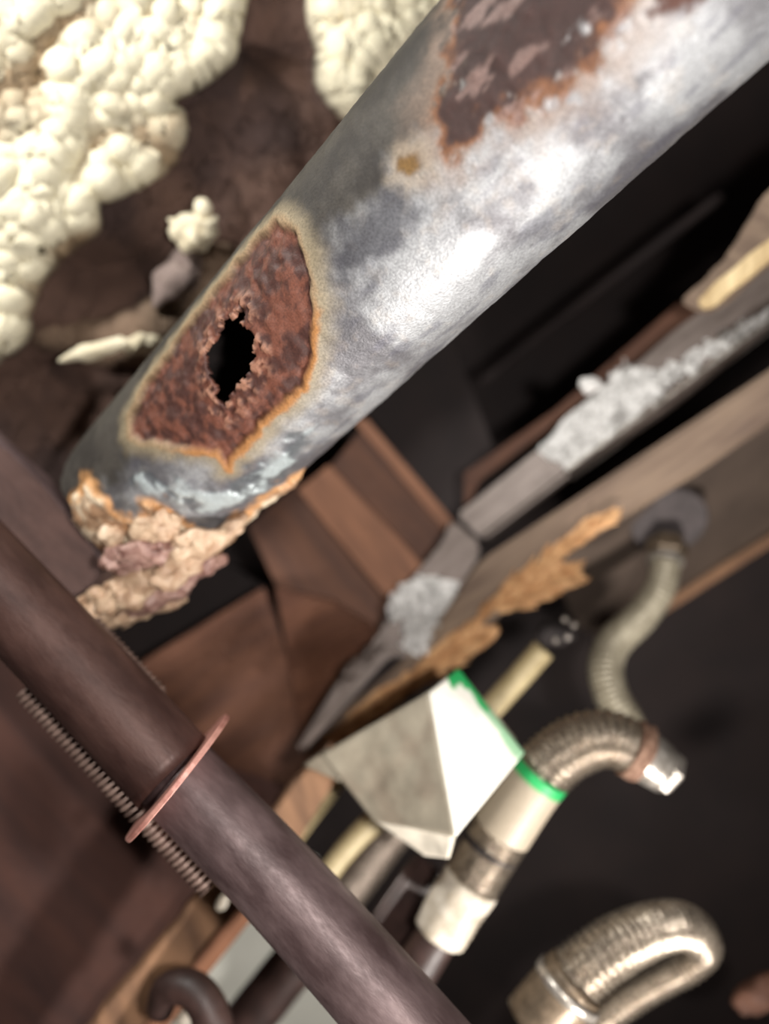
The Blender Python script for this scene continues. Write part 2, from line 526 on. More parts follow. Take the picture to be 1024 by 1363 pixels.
def build_pipe():
    ns, nt = 560, 288
    s = np.linspace(S0, S1, ns); th = np.linspace(-math.pi, math.pi, nt, endpoint=False)
    SS, TT = np.meshgrid(s, th, indexing='ij')
    ss, tt = SS.ravel(), TT.ravel()
    uv = np.stack([ss, PR * tt], axis=1)
    base = np.stack([ss, PR * np.cos(tt), PR * np.sin(tt)], axis=1)
    H = lambda L: [cyl_hit(*p) for p in L]
    jit = (np.stack([fbm(base, 130, 4, 71), fbm(base, 130, 4, 81)], axis=1) - 0.5)
    uvj = uv + jit * 0.007
    uvk = uv + jit * 0.022
    # wear and rust shapes
    patch = sdpoly(uvj, H([(368, 292), (392, 305), (412, 345), (424, 400), (420, 470), (404, 520), (352, 566), (300, 626), (290, 604), (240, 598),
                           (172, 582), (170, 556), (200, 500), (252, 428), (306, 360), (344, 312)]))
    hole = sdpoly(uv + jit * 0.012, H([(318, 420), (334, 440), (332, 480), (318, 510), (300, 545), (288, 528), (276, 500), (274, 462), (290, 430)]))
    top = sdpoly(uvk, H([(600, -60), (845, -60), (832, 30), (790, 90), (745, 120), (690, 150), (640, 180), (596, 208), (578, 190), (585, 130), (600, 60)]))
    top2 = sdpoly(uvk, H([(890, -60), (960, -60), (935, 10), (905, 35), (885, 10)]))
    spot = sdpoly(uvj, H([(532, 208), (552, 204), (558, 222), (545, 234), (530, 226)]))
    crust = sdpoly(uvk, H([(118, 640), (170, 690), (205, 672), (235, 690), (262, 712), (300, 700), (345, 668), (392, 632), (420, 640), (300, 800), (120, 900), (60, 700)]))
    n1 = fbm(base, 38, 5, 91, 0.6); n2 = fbm(base * np.array([1, 3, 3]), 60, 4, 101); n3 = fbm(base, 190, 4, 111); n4 = fbm(base * np.array([6, 1, 1]), 30, 3, 131)
    # bare metal
    c = lin((106, 105, 109)) * (1 - sstep(0.35, 0.65, n1)[:, None]) + lin((164, 166, 169)) * sstep(0.35, 0.65, n1)[:, None]
    streak = sstep(0.55, 0.72, n2)[:, None] * 0.45
    c = c * (1 - streak) + lin((90, 90, 102)) * streak
    tl = sstep(0.56, 0.7, n3)[:, None] * 0.15
    c = c * (1 - tl) + lin((186, 172, 156)) * tl
    metal = np.full(len(ss), 0.38); rough = 0.42 + 0.16 * n3
    shine = np.exp(-((uv - cyl_hit(625, 340)) ** 2 / np.array([0.0075, 0.0045]) ** 2).sum(1))  # painted highlight: a paler, smoother spot set into the metal
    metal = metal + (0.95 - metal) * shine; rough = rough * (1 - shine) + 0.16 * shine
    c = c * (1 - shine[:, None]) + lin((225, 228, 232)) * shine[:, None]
    h = (n1 - 0.5) * 0.0012 + (n3 - 0.5) * 0.0005 + (n4 - 0.5) * 0.0005
    def lay(mask, colour, mt, ro, dh=None):
        nonlocal c, metal, rough, h
        mk_ = mask[:, None]
        c = c * (1 - mk_) + colour * mk_
        metal = metal * (1 - mask) + mt * mask
        rough = rough * (1 - mask) + ro * mask
        if dh is not None: h = h + dh * mask
    # grime that grew along the side turned to the wall (negative or positive theta decided by the polygon below)
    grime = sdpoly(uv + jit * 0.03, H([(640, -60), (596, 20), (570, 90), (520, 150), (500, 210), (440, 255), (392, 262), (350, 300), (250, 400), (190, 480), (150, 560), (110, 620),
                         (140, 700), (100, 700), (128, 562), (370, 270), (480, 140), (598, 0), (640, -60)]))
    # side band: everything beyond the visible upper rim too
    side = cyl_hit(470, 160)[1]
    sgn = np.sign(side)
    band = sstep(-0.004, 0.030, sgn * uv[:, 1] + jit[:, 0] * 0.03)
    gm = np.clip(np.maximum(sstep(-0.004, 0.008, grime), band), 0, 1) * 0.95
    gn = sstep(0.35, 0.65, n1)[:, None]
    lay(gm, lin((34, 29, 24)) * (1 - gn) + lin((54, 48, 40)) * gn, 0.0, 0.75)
    # stained dull zone around the upper rust
    dz = sstep(-0.022, 0.002, top) * sstep(0.3, 0.6, n3 + 0.15)
    lay(dz * 0.75, lin((124, 104, 90)), 0.15, 0.6)
    dk = sstep(0.0, 0.012, sdpoly(uvk, H([(440, 290), (520, 230), (580, 250), (560, 330), (470, 400), (432, 380)])))
    lay(dk * 0.7, lin((74, 74, 82)), 0.5, 0.45)
    # the upper rust
    tm = sstep(-0.003, 0.002, top) * sstep(0.30, 0.44, n3 + 0.25 * sstep(0, 0.02, top))
    rc = lin((108, 70, 44)) * (1 - sstep(0.0, 0.006, top)[:, None]) + lin((48, 30, 27)) * sstep(0.0, 0.006, top)[:, None]
    rc = rc * (0.6 + 0.9 * n3[:, None])
    lay(tm, rc, 0.0, 0.75, -0.0008 + 0.002 * (n3 - 0.5))
    lay(tm * sstep(0.54, 0.62, n2) * 0.7, lin((120, 98, 92)), 0.1, 0.6)
    lay(sstep(-0.002, 0.002, top2), lin((74, 46, 38)), 0.0, 0.8)
    lay(sstep(-0.003, 0.001, spot), lin((104, 78, 40)), 0.0, 0.8, -0.0006)
    halo = sstep(-0.010, -0.002, spot + 0.006 * (n3 - 0.5)) * (1 - sstep(-0.003, 0, spot))
    lay(halo * 0.6, lin((158, 144, 126)), 0.1, 0.6)
    # teardrop patch: pale rim, orange lip, brown eroded floor
    rim = sstep(-0.013, -0.001, patch)
    lay(rim * 0.85, lin((140, 127, 102)) * (0.8 + 0.5 * n3[:, None]), 0.05, 0.7, 0.0008)
    org = sstep(-0.003, -0.0005, patch)
    lay(org * (0.25 + 0.75 * sstep(0.0, 0.012, -sgn * (uv[:, 1] - cyl_hit(330, 480)[1]))), lin((160, 112, 66)), 0.0, 0.7, 0.0004)
    inn = sstep(0.0, 0.0035, patch)
    nf = sstep(0.4, 0.62, n3)[:, None]
    fl = lin((66, 38, 32)) * (1 - nf) + lin((104, 62, 48)) * nf
    lay(inn, fl, 0.0, 0.65, -0.0030 + 0.003 * (fbm(base, 240, 3, 141) - 0.5))
    # rough crumbs around the hole
    hz = sstep(-0.014, -0.002, hole) * inn
    nh = fbm(base, 330, 3, 151)
    lay(hz * sstep(0.52, 0.60, nh), lin((150, 108, 88)), 0.0, 0.6, 0.0016)
    # wet grey-blue flaking below the patch
    fk = sstep(0.002, 0.010, sdpoly(uvk, H([(175, 612), (300, 640), (400, 560), (440, 560), (380, 640), (300, 690), (210, 668), (160, 650)])))
    nn = sstep(0.45, 0.6, fbm(base, 110, 3, 161))[:, None]
    lay(fk * 0.8, lin((98, 104, 108)) * (1 - nn) + lin((196, 208, 210)) * nn, 0.3, 0.35, (nn[:, 0] - 0.5) * 0.0016)
    # mineral crust at the open end
    cm = sstep(-0.003, 0.004, crust)
    nc = sstep(0.38, 0.62, fbm(base, 120, 4, 171))[:, None]
    lay(cm, lin((158, 124, 96)) * (1 - nc) + lin((232, 214, 186)) * nc, 0.0, 0.5, 0.0015 + 0.011 * (fbm(base, 75, 4, 181) - 0.42))
    edge = sstep(-0.006, 0, crust) * (1 - sstep(0, 0.004, crust))
    lay(edge * 0.8, lin((206, 150, 92)), 0.0, 0.6)
    rr = PR + h
    V = pA + pax * ss[:, None] + rr[:, None] * (np.cos(tt)[:, None] * pu + np.sin(tt)[:, None] * pv)
    # ragged open end and the hole itself
    raglen = S0 + 0.004 + 0.02 * fbm(np.stack([np.zeros_like(tt), np.cos(tt) * 0.05, np.sin(tt) * 0.05], axis=1), 90, 4, 191)
    ok = ((hole < 0) & (ss > raglen)).reshape(ns, nt)
    idx = np.arange(ns * nt).reshape(ns, nt)
    a = idx[:-1, :]; b = idx[1:, :]
    a2 = np.roll(a, -1, axis=1); b2 = np.roll(b, -1, axis=1)
    okq = ok[:-1] & ok[1:] & np.roll(ok[:-1], -1, axis=1) & np.roll(ok[1:], -1, axis=1)
    Fc = np.stack([a[okq], a2[okq], b2[okq], b[okq]], axis=1)
    used = np.unique(Fc.ravel())
    re = np.full(len(V), -1); re[used] = np.arange(len(used))
    Fc = re[Fc]
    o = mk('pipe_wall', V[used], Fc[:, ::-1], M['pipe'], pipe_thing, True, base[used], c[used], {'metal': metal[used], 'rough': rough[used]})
    me = o.data
    # make sure normals point outwards
    q = me.polygons[0]
    if Vector(q.normal).dot(Vector(tuple(V[used][Fc[0][0]] - pA - pax * ss[used][Fc[0][0]]))) < 0:
        me.flip_normals()
    sm = o.modifiers.new('wall_thickness', 'SOLIDIFY'); sm.thickness = 0.0028; sm.offset = -1
build_pipe()
# black liner on the inside, seen through the hole
def liner():
    ns, nt = 60, 64
    V = []; G = []
    for i in range(ns):
        s = S0 + 0.02 + (0.50) * i / (ns - 1)
        th = np.linspace(0, 2 * math.pi, nt, endpoint=False)
        base = np.stack([np.full(nt, s), 0.04 * np.cos(th), 0.04 * np.sin(th)], axis=1)
        r = 0.036 + 0.008 * fbm(base, 80, 3, 5)
        V.append(pA + pax * s + r[:, None] * (np.cos(th)[:, None] * pu + np.sin(th)[:, None] * pv)); G.append(base)
    Fc = [(i * nt + k, (i + 1) * nt + k, (i + 1) * nt + (k + 1) % nt, i * nt + (k + 1) % nt) for i in range(ns - 1) for k in range(nt)
          ]
    # open towards the hole so that it stays a hollow
    V = np.concatenate(V)
    Fc = [f for f in Fc if ((V[f[0]] - pA - pax * ((V[f[0]] - pA) @ pax)) @ pu) < 0.012]
    mk('inner_liner', V, Fc, M['black'], pipe_thing, True, np.concatenate(G))
liner()

# mineral lumps on the broken end
specs = [(215, 700, .452, 30, 20, 22, 'crust', 0.3), (255, 725, .455, 34, 20, 20, 'crust', 0.5), (205, 735, .458, 38, 20, 20, 'crust_pink', 0.2),
         (160, 745, .462, 26, 20, 18, 'crust_pink', 0.1), (235, 758, .468, 48, 20, 20, 'crust', 0.5), (172, 785, .470, 46, 24, 24, 'crust', 0.5),
         (140, 800, .478, 36, 22, 20, 'crust', 0.5), (215, 785, .478, 44, 24, 20, 'crust_pink', 0.5), (272, 752, .474, 26, 18, 14, 'crust_pink', 0.4),
         (190, 810, .49, 50, 24, 16, 'crust', 0.35), (300, 712, .462, 34, 16, 12, 'crust', 0.7), (150, 712, .462, 16, 12, 14, 'crust', 0.2)]
for k, (x, y, d, a, b, c_, mm, ro) in enumerate(specs):
    clod('mineral_lump', P(x, y, d), (a * d / F, b * d / F, c_ * d / F), M[mm], pipe_thing, 200 + k, 0.85, 150, 4, ro)

# ================================================================ dark pipes of the lower left
t = thing('dark_round_bar', 'long dark metal tube with a flange, crossing the lower left in front', 'pipe', tuple(P(240, 1020, 0.41)))
bpts = [pt(-190, 585, .445, 118), pt(60, 845, .43, 120), pt(232, 1030, .418, 122)]
cpts = [pt(232, 1030, .418, 112), pt(390, 1195, .405, 118), pt(620, 1455, .385, 128)]
tube('upper_tube', bpts, M['dark_metal_left'], t, 48, 0.006)
tube('lower_tube', cpts, M['dark_metal'], t, 48, 0.006)
ax = np.array(P(390, 1195, .405)) - np.array(P(60, 845, .43))
axn = ax / np.linalg.norm(ax)
vr = ray(236, 1032); vr = vr / np.linalg.norm(vr)
fn = np.array([0.62, 0, -0.50]); fn = fn - vr * (fn @ vr); fn = fn / np.linalg.norm(fn) + vr * 0.05
f = disc('flange', P(238, 1033, .415), fn, 0.0375, 0.0026, M['pink_metal'], t, 48)
tag(f, 'thin reddish flange plate')

t = thing('brown_flat_bar', 'brown flat bar at the left edge, behind the long dark tube', 'bar', tuple(P(40, 690, .47)))
pl = plane((0, 590, .50), (140, 750, .50), (0, 700, .485))
slab('bar_face', pl, [(-200, 372), (0, 588), (58, 645), (142, 752), (120, 790), (80, 800), (0, 712), (-200, 500)], 0.006, M['dark_metal_left'], t, 0.002)
slab('bar_edge', plane((0, 588, .499), (142, 752, .499), (0, 560, .52)), [(-200, 370), (0, 586), (58, 643), (142, 750), (150, 744), (66, 634), (0, 574), (-200, 358)], 0.004, M['dark_metal'], t, 0.0008)

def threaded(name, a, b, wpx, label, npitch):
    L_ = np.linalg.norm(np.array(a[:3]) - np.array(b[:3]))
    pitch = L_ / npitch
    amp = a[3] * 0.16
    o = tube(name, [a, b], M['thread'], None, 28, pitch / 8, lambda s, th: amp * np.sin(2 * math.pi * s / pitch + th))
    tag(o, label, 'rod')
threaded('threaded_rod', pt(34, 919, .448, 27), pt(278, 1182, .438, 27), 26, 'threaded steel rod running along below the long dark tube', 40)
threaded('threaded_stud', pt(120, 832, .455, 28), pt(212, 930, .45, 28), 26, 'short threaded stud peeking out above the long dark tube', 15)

# brown board, lower left
pl_bl = plane((0, 950, .60), (300, 1200, .645), (0, 1363, .57))
o = slab('brown_side_board', pl_bl, [(-260, 560), (60, 830), (270, 1010), (392, 1050), (330, 1150), (130, 1400), (60, 1500), (-260, 1500)], 0.016, M['lower_board'], None, 0.002, axis=((0, 950), (130, 1090)))
tag(o, 'reddish brown board filling the lower left corner', 'board')

# worn wood strip along the board edge
pl_ws = plane((430, 1000, .59), (130, 1363, .53), (330, 1230, .56))
t = thing('worn_wood_strip', 'worn pale brown wood strip along the edge of the lower left board', 'wood strip', tuple(on(pl_ws, 280, 1190)))
slab('strip_face', pl_ws, [(440, 985), (458, 1020), (405, 1110), (330, 1225), (190, 1400), (130, 1480), (40, 1480), (130, 1350), (215, 1250), (290, 1160), (380, 1055)], 0.014, M['beam_low'], t, 0.003, rag=3)
slab('strip_ledge', plane((330, 1215, .55), (190, 1380, .52), (360, 1210, .58)), [(345, 1190), (352, 1203), (262, 1316), (200, 1400), (176, 1400), (300, 1240)], 0.004, M['orange_board'], t, 0.0008)
o = clod('paper_scrap', P(296, 1200, .54), (.004, .002, .006), M['white_wrap'], None, 33, 0.4, 130, 3, -0.5)
tag(o, 'tiny white scrap lying on the worn wood strip', 'scrap')

# pale panel glimpsed at the bottom
pl_p = plane((262, 1215, .80), (460, 1363, .80), (300, 1363, .78))
o = slab('paving_slab', pl_p, [(250, 1140), (420, 1140), (560, 1460), (180, 1460), (190, 1300)], 0.01, M['pale'], None, 0.001)
tag(o, 'pale grey slab showing through the gap at the bottom', 'slab')
o = tube('dark_curved_hose', [pt(212, 1345, .50, 36), pt(224, 1316, .495, 42), pt(258, 1318, .49, 48), pt(282, 1356, .485, 52), pt(288, 1420, .48, 52)], M['dark_brown_rod'], None, 32, 0.004)
tag(o, 'dark curved hose at the bottom edge, left of the pale panel', 'hose')
o = tube('dark_brace', [pt(455, 1205, .62, 62), pt(385, 1290, .62, 64), pt(290, 1410, .62, 66)], M['dark_brown_rod'], None, 32, 0.006)
tag(o, 'dark brown round brace crossing in front of the pale panel', 'brace')
o = clod('plaster_blob', P(243, 1356, .56), (.006, .004, .006), M['white_wrap'], None, 35, 0.25, 130, 3)
tag(o, 'small white blob at the bottom edge inside the dark curved hose', 'plaster')

# ================================================================ brown boards behind, centre
t = thing('cabinet_back_boards', 'brown wooden boards nailed across the cabinet back, under the steel pipe', 'boards', tuple(P(450, 760, .70)))
def bd(poly, d, mname, label=None, tilt=(0, 0), thick=0.012, axis=None, name='board'):
    pl = plane((400, 700, d), (600, 700, d + tilt[0]), (400, 900, d + tilt[1]))
    o = slab(name, pl, poly, thick, M[mname], t, 0.001, axis=axis)
    if label: o['label'] = label
bd([(330, 700), (399, 640), (520, 802), (500, 850), (430, 850), (372, 790)], .70, 'brown_board', axis=((399, 649), (516, 798)))
bd([(396, 652), (438, 618), (564, 752), (517, 800)], .685, 'orange_board', 'lighter brown board', (-.02, 0), axis=((399, 649), (516, 798)))
bd([(436, 625), (486, 566), (596, 700), (560, 757)], .70, 'brown_board', axis=((483, 571), (593, 701)))
bd([(470, 560), (488, 556), (604, 694), (592, 706)], .69, 'orange_board', 'thin raised batten', axis=((483, 571), (593, 701)), name='batten')
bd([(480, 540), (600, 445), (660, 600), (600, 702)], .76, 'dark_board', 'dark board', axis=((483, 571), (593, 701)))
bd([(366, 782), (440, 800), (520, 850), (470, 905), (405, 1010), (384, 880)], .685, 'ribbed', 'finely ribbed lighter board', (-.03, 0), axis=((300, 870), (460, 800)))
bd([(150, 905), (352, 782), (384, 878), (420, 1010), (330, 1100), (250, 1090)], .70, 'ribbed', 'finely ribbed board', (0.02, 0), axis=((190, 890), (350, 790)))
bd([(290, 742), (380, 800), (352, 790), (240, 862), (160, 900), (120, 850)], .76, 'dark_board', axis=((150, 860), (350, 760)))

# ================================================================ rails and beam on the right
# long wooden beam with torn lower edge
pl_b = plane((1100, 430, .55), (640, 750, .62), (1024, 570, .56))
t = thing('torn_wood_beam', 'long dusty wooden beam with a torn orange edge, running diagonally to the right', 'beam', tuple(on(pl_b, 800, 680)))
slab('beam_face', pl_b, [(1250, 330), (1024, 492), (800, 640), (640, 745), (560, 860), (470, 935), (400, 1005), (440, 1010), (520, 950), (610, 880), (690, 790),
                         (760, 735), (830, 690), (920, 636), (1024, 566), (1250, 400)], 0.022, M['beam'], t, 0.0035, axis=((640, 745), (1024, 492)))
# torn fibres
def splinters(name, parent, pl, base, dirs, n, ln, wd, mat, seed):
    r = np.random.RandomState(seed)
    V = []; Fc = []
    b = np.array(base, float)
    seg = np.linalg.norm(np.diff(b, axis=0), axis=1); cs = np.concatenate([[0], np.cumsum(seg)])
    for k in range(n):
        q = r.rand() * cs[-1]
        x = np.interp(q, cs, b[:, 0]); y = np.interp(q, cs, b[:, 1])
        x += r.randn() * 3; y += r.randn() * 3
        a = math.radians(dirs + r.randn() * 16)
        L_ = ln * (0.4 + 0.9 * r.rand()); w_ = wd * (0.5 + r.rand())
        p0 = on(pl, x, y) + pl[1] * (0.001 + 0.006 * r.rand()); p1 = on(pl, x + math.cos(a) * L_, y - math.sin(a) * L_) + pl[1] * (r.rand() * 0.010 - 0.002)
        e = p1 - p0; e /= np.linalg.norm(e)
        sd_ = np.cross(e, pl[1]); sd_ /= np.linalg.norm(sd_)
        ww = w_ * 0.58 / F
        i = len(V)
        V += [p0 + sd_ * ww, p0 - sd_ * ww, p0 + pl[1] * ww, (p0 + p1) / 2 + sd_ * ww * 1.2, (p0 + p1) / 2 - sd_ * ww * 1.2, (p0 + p1) / 2 + pl[1] * ww * 1.3, p1]
        Fc += [(i, i + 1, i + 2), (i, i + 3, i + 4, i + 1), (i + 1, i + 4, i + 5, i + 2), (i + 2, i + 5, i + 3, i), (i + 3, i + 6, i + 4), (i + 4, i + 6, i + 5), (i + 5, i + 6, i + 3)]
    V = np.array(V)
    o = mk(name, V, Fc, mat, parent, False, V)
    o['kind'] = 'stuff'
    return o
def torn(poly, d_lift, seed):
    o = slab('torn_fibre_mat', pl_b, poly, 0.012, M['splinter'], t, 0.0025, rag=6, lift=d_lift)
torn([(690, 765), (742, 742), (788, 772), (748, 786), (720, 800), (680, 815), (660, 815)], 0.006, 1)
torn([(590, 852), (625, 828), (668, 836), (640, 866), (600, 890), (560, 905), (540, 912), (570, 870)], 0.006, 2)
torn([(470, 945), (540, 893), (600, 880), (520, 945), (455, 990), (420, 1004)], 0.003, 3)
torn([(720, 738), (770, 700), (820, 672), (826, 690), (775, 722), (730, 752)], 0.002, 4)
splinters('torn_fibres', t, pl_b, [(672, 806), (715, 782), (752, 768)], 22, 110, 34, 4, M['splinter'], 3)
splinters('torn_fibres', t, pl_b, [(550, 902), (590, 880), (632, 852)], 28, 100, 30, 4, M['splinter'], 4)
splinters('torn_fibres', t, pl_b, [(430, 995), (500, 946), (560, 898), (640, 822), (700, 766), (730, 745), (815, 688)], 38, 260, 26, 3, M['splinter'], 6)

# metal channel rail
pl_r = plane((1024, 380, .60), (620, 700, .66), (1024, 430, .60))
pl_r = plane((1024, 345, .61), (620, 700, .66), (1024, 432, .595))
t = thing('metal_rail', 'dull metal rail with flaking white crust, above the torn wooden beam', 'rail', tuple(on(pl_r, 800, 560)))
slab('rail_face', pl_r, [(1200, 215), (1024, 345), (900, 435), (760, 560), (606, 684), (642, 718), (760, 628), (890, 540), (1024, 432), (1200, 300)], 0.012, M['rail'], t, 0.003)
slab('rail_lip', plane((1024, 432, .593), (642, 718, .648), (1024, 444, .62)), [(1200, 297), (1024, 430), (890, 530), (755, 628), (762, 640), (892, 544), (1024, 444), (1200, 311)], 0.002, M['steel'], t, 0.0008)
pl_rl = plane((620, 700, .655), (520, 860, .64), (640, 735, .65))
slab('rail_leg', pl_rl, [(600, 690), (640, 722), (636, 752), (606, 830), (560, 878), (520, 872), (404, 1000), (392, 1000), (446, 912), (500, 850), (540, 780), (590, 720)], 0.01, M['rail'], t, 0.003)
def flakes(parent, pl, poly, n, size, seed, mat, lift=0.004):
    r = np.random.RandomState(seed)
    b = np.array(poly, float); lo, hi = b.min(0), b.max(0)
    V = []; Fc = []
    while len(Fc) < n * 3:
        q = lo + (hi - lo) * r.rand(2)
        if sdpoly(q[None], b)[0] < 0: continue
        c = on(pl, *q) + pl[1] * (lift * r.rand())
        N_ = pl[1] + r.randn(3) * 0.45; N_ /= np.linalg.norm(N_)
        u = np.cross(N_, r.randn(3)); u /= np.linalg.norm(u); v = np.cross(N_, u)
        k = 5; i = len(V); s = size * (0.4 + r.rand()) * 0.62 / F
        an = np.sort(r.rand(k)) * 2 * math.pi
        top = [c + N_ * 0.0008 + s * (0.6 + 0.5 * r.rand()) * (math.cos(a) * u + math.sin(a) * v) for a in an]
        V += top + [p - N_ * 0.0016 for p in top]
        Fc.append(tuple(range(i, i + k))); Fc.append(tuple(range(i + k, i + 2 * k))[::-1])
        for j in range(k):
            Fc.append((i + j, i + (j + 1) % k, i + k + (j + 1) % k, i + k + j))
        Fc.append((i, i + 1, i + 2))
        Fc.pop()
    V = np.array(V)
    o = mk('white_flakes', V, Fc, mat, parent, False, V)
    o['kind'] = 'stuff'
slab('crust_film', pl_r, [(716, 600), (756, 628), (800, 596), (886, 526), (872, 505), (840, 490), (800, 520), (760, 552)], 0.003, M['flake'], t, 0.0008, rag=4, lift=0.003)
flakes(t, pl_r, [(722, 600), (756, 624), (886, 524), (878, 495), (840, 480), (790, 530)], 420, 9, 1, M['flake'])
flakes(t, pl_r, [(880, 522), (960, 470), (1024, 424), (1024, 412), (950, 455), (875, 500)], 300, 7, 2, M['flake'])
flakes(t, pl_rl, [(520, 800), (560, 768), (604, 782), (604, 820), (560, 872), (538, 860), (545, 820), (520, 822)], 900, 10, 3, M['flake'], 0.006)
flakes(t, pl_rl, [(470, 880), (520, 850), (500, 880), (440, 930)], 90, 8, 4, M['rail'])
o = clod('white_crumb', P(786, 512, .60), (.008, .004, .006), M['flake'], None, 44, 0.5, 150, 3)
tag(o, 'small white crumb perched on the upper edge of the metal rail', 'crumb')

# pale board piece, right edge
pl_g = plane((1024, 250, .555), (930, 400, .575), (1024, 340, .55))
t = thing('pale_split_board', 'split pale yellow wood piece at the right edge, above the metal rail', 'board', tuple(on(pl_g, 980, 340)))
slab('board_face', pl_g, [(1200, 120), (1040, 232), (1012, 262), (980, 320), (940, 370), (905, 400), (925, 412), (945, 412), (1024, 350), (1200, 222)], 0.010, M['beam'], t, 0.002, rag=3)
slab('split_edge', pl_g, [(1200, 200), (1024, 322), (975, 362), (930, 402), (936, 413), (952, 410), (1024, 350), (1200, 226)], 0.004, M['gold'], t, 0.0012, rag=2, lift=0.004)
# faint thin rod in the dark
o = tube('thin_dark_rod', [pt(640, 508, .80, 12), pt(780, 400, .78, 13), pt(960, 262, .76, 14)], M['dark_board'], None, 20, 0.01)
tag(o, 'faint thin brown rod in the darkness behind the steel pipe', 'rod')
o = slab('brown_ledge', plane((700, 560, .69), (930, 400, .675), (700, 600, .69)), [(618, 630), (740, 545), (905, 402), (935, 414), (800, 520), (640, 640), (618, 680)], 0.004, M['brown_board'], None, 0.001)
tag(o, 'dark brown ledge just above the metal rail', 'ledge')
# lower edge strip of the counter
o = slab('counter_edge_strip', plane((820, 845, .80), (1024, 714, .76), (1024, 726, .76)), [(800, 850), (900, 790), (1024, 712), (1250, 570), (1250, 584), (1024, 728), (904, 804), (806, 864)], 0.006, M['beam_low'], None, 0.001)
tag(o, 'brown edge strip bordering the grey counter underside at the right', 'strip')

# ================================================================ hoses
# grey hose with nut and round base
t = thing('grey_flexible_hose', 'thin grey flexible hose bending below a round dark base plate at the right', 'hose', tuple(P(885, 700, .70)))
hp = [pt(887, 748, .655, 38), pt(878, 785, .65, 40), pt(852, 822, .648, 43), pt(818, 855, .645, 45), pt(806, 888, .635, 46), pt(814, 925, .625, 46), pt(836, 965, .615, 46), pt(850, 1000, .61, 44)]
tube('hose', hp, M['grey_hose'], t, 32, 0.0009, braid_relief(0.0042, 0.00035, 8))
nd = np.array(P(888, 700, .70)) - np.array(P(884, 775, .67))
disc('base_plate', P(890, 692, .668), np.array([-0.05, -1.0, -0.62]), 0.031, 0.008, M['dusty_disc'], t, 48)
disc('hex_nut', P(888, 730, .662), nd, 0.016, 0.016, M['brass'], t, sides=6)
disc('washer', P(886, 746, .657), nd, 0.014, 0.006, M['steel'], t, 32)

# thick braided hose
t = thing('braided_hose', 'thick steel braided hose arching up to a rusty end fitting, right of the white carton', 'hose', tuple(P(700, 1060, .55)))
hose_thing = t
hp = [pt(846, 996, .520, 66), pt(808, 983, .520, 72), pt(768, 992, .52, 76), pt(728, 1022, .52, 76), pt(694, 1066, .525, 76), pt(655, 1126, .53, 76), pt(620, 1185, .53, 74), pt(596, 1228, .53, 70)]
tube('hose_braid', hp, M['braid'], t, 56, 0.0005, braid_relief(0.0044, 0.0009, 12))
tube('rust_ring', [pt(838, 994, .52, 78), pt(856, 1003, .52, 78)], M['rustring'], t, 40, 0.0012, lambda s, th: 0.0008 * np.sin(5 * th + 900 * s))
tube('end_ferrule', [pt(852, 1001, .52, 70), pt(872, 1016, .52, 66), pt(884, 1026, .52, 60)], M['steel'], t, 40, 0.002)
e = np.array(P(884, 1026, .52)) - np.array(P(852, 1001, .52))
disc('end_nut', P(886, 1027, .52), e, 0.0145, 0.012, M['steel'], t, sides=6)
tube('white_sleeve', [pt(628, 1172, .528, 78), pt(604, 1210, .528, 76), pt(584, 1243, .528, 72)], M['white_wrap'], t, 40, 0.0025, lambda s, th: 0.0004 * np.sin(3 * th + 200 * s) + 0.0003 * np.sin(7 * th))
tube('wire_tie', [pt(655, 1124, .53, 80), pt(650, 1132, .53, 80)], M['black'], t, 32, 0.002)
# brown stub under the sleeve
o = tube('brown_pipe_stub', [pt(586, 1240, .545, 54), pt(548, 1300, .545, 60), pt(500, 1380, .545, 60)], M['dark_brown_rod'], None, 32, 0.005)
tag(o, 'dark brown pipe stub continuing below the white sleeve of the thick hose', 'pipe')
o = slab('brown_bracket', plane((560, 1150, .56), (480, 1240, .56), (600, 1200, .57)), [(556, 1140), (590, 1165), (560, 1240), (530, 1290), (480, 1262), (500, 1220)], 0.008, M['dark_brown_rod'], None, 0.003)
tag(o, 'dull brown bracket behind the lower end of the white carton', 'bracket')

# looping braided hose, bottom right
t = thing('looped_braided_hose', 'steel braided hose bent back in a tight loop in the bottom right corner', 'hose', tuple(P(850, 1280, .52)))
hp = [pt(722, 1348, .50, 78), pt(768, 1298, .50, 76), pt(822, 1258, .505, 72), pt(880, 1234, .52, 62), pt(918, 1236, .54, 54), pt(936, 1260, .555, 46), pt(920, 1284, .56, 40),
      pt(880, 1306, .56, 38), pt(838, 1330, .56, 40), pt(800, 1358, .56, 42), pt(760, 1406, .56, 46)]
tube('hose_braid', hp, M['braid'], t, 56, 0.0005, braid_relief(0.0044, 0.0009, 12))
tube('end_collar', [pt(712, 1366, .498, 92), pt(752, 1318, .498, 90), pt(768, 1302, .498, 88)], M['brass'], t, 40, 0.003)
tube('collar_ring', [pt(752, 1320, .497, 98), pt(760, 1310, .497, 98)], M['steel'], t, 40, 0.002)
o = clod('rusty_fitting', P(1012, 1322, .62), (.022, .012, .012), M['brown_board'], None, 55, 0.35, 90, 4, 0.5)
tag(o, 'small dark rusty lump at the right edge beside the looped hose', 'fitting')

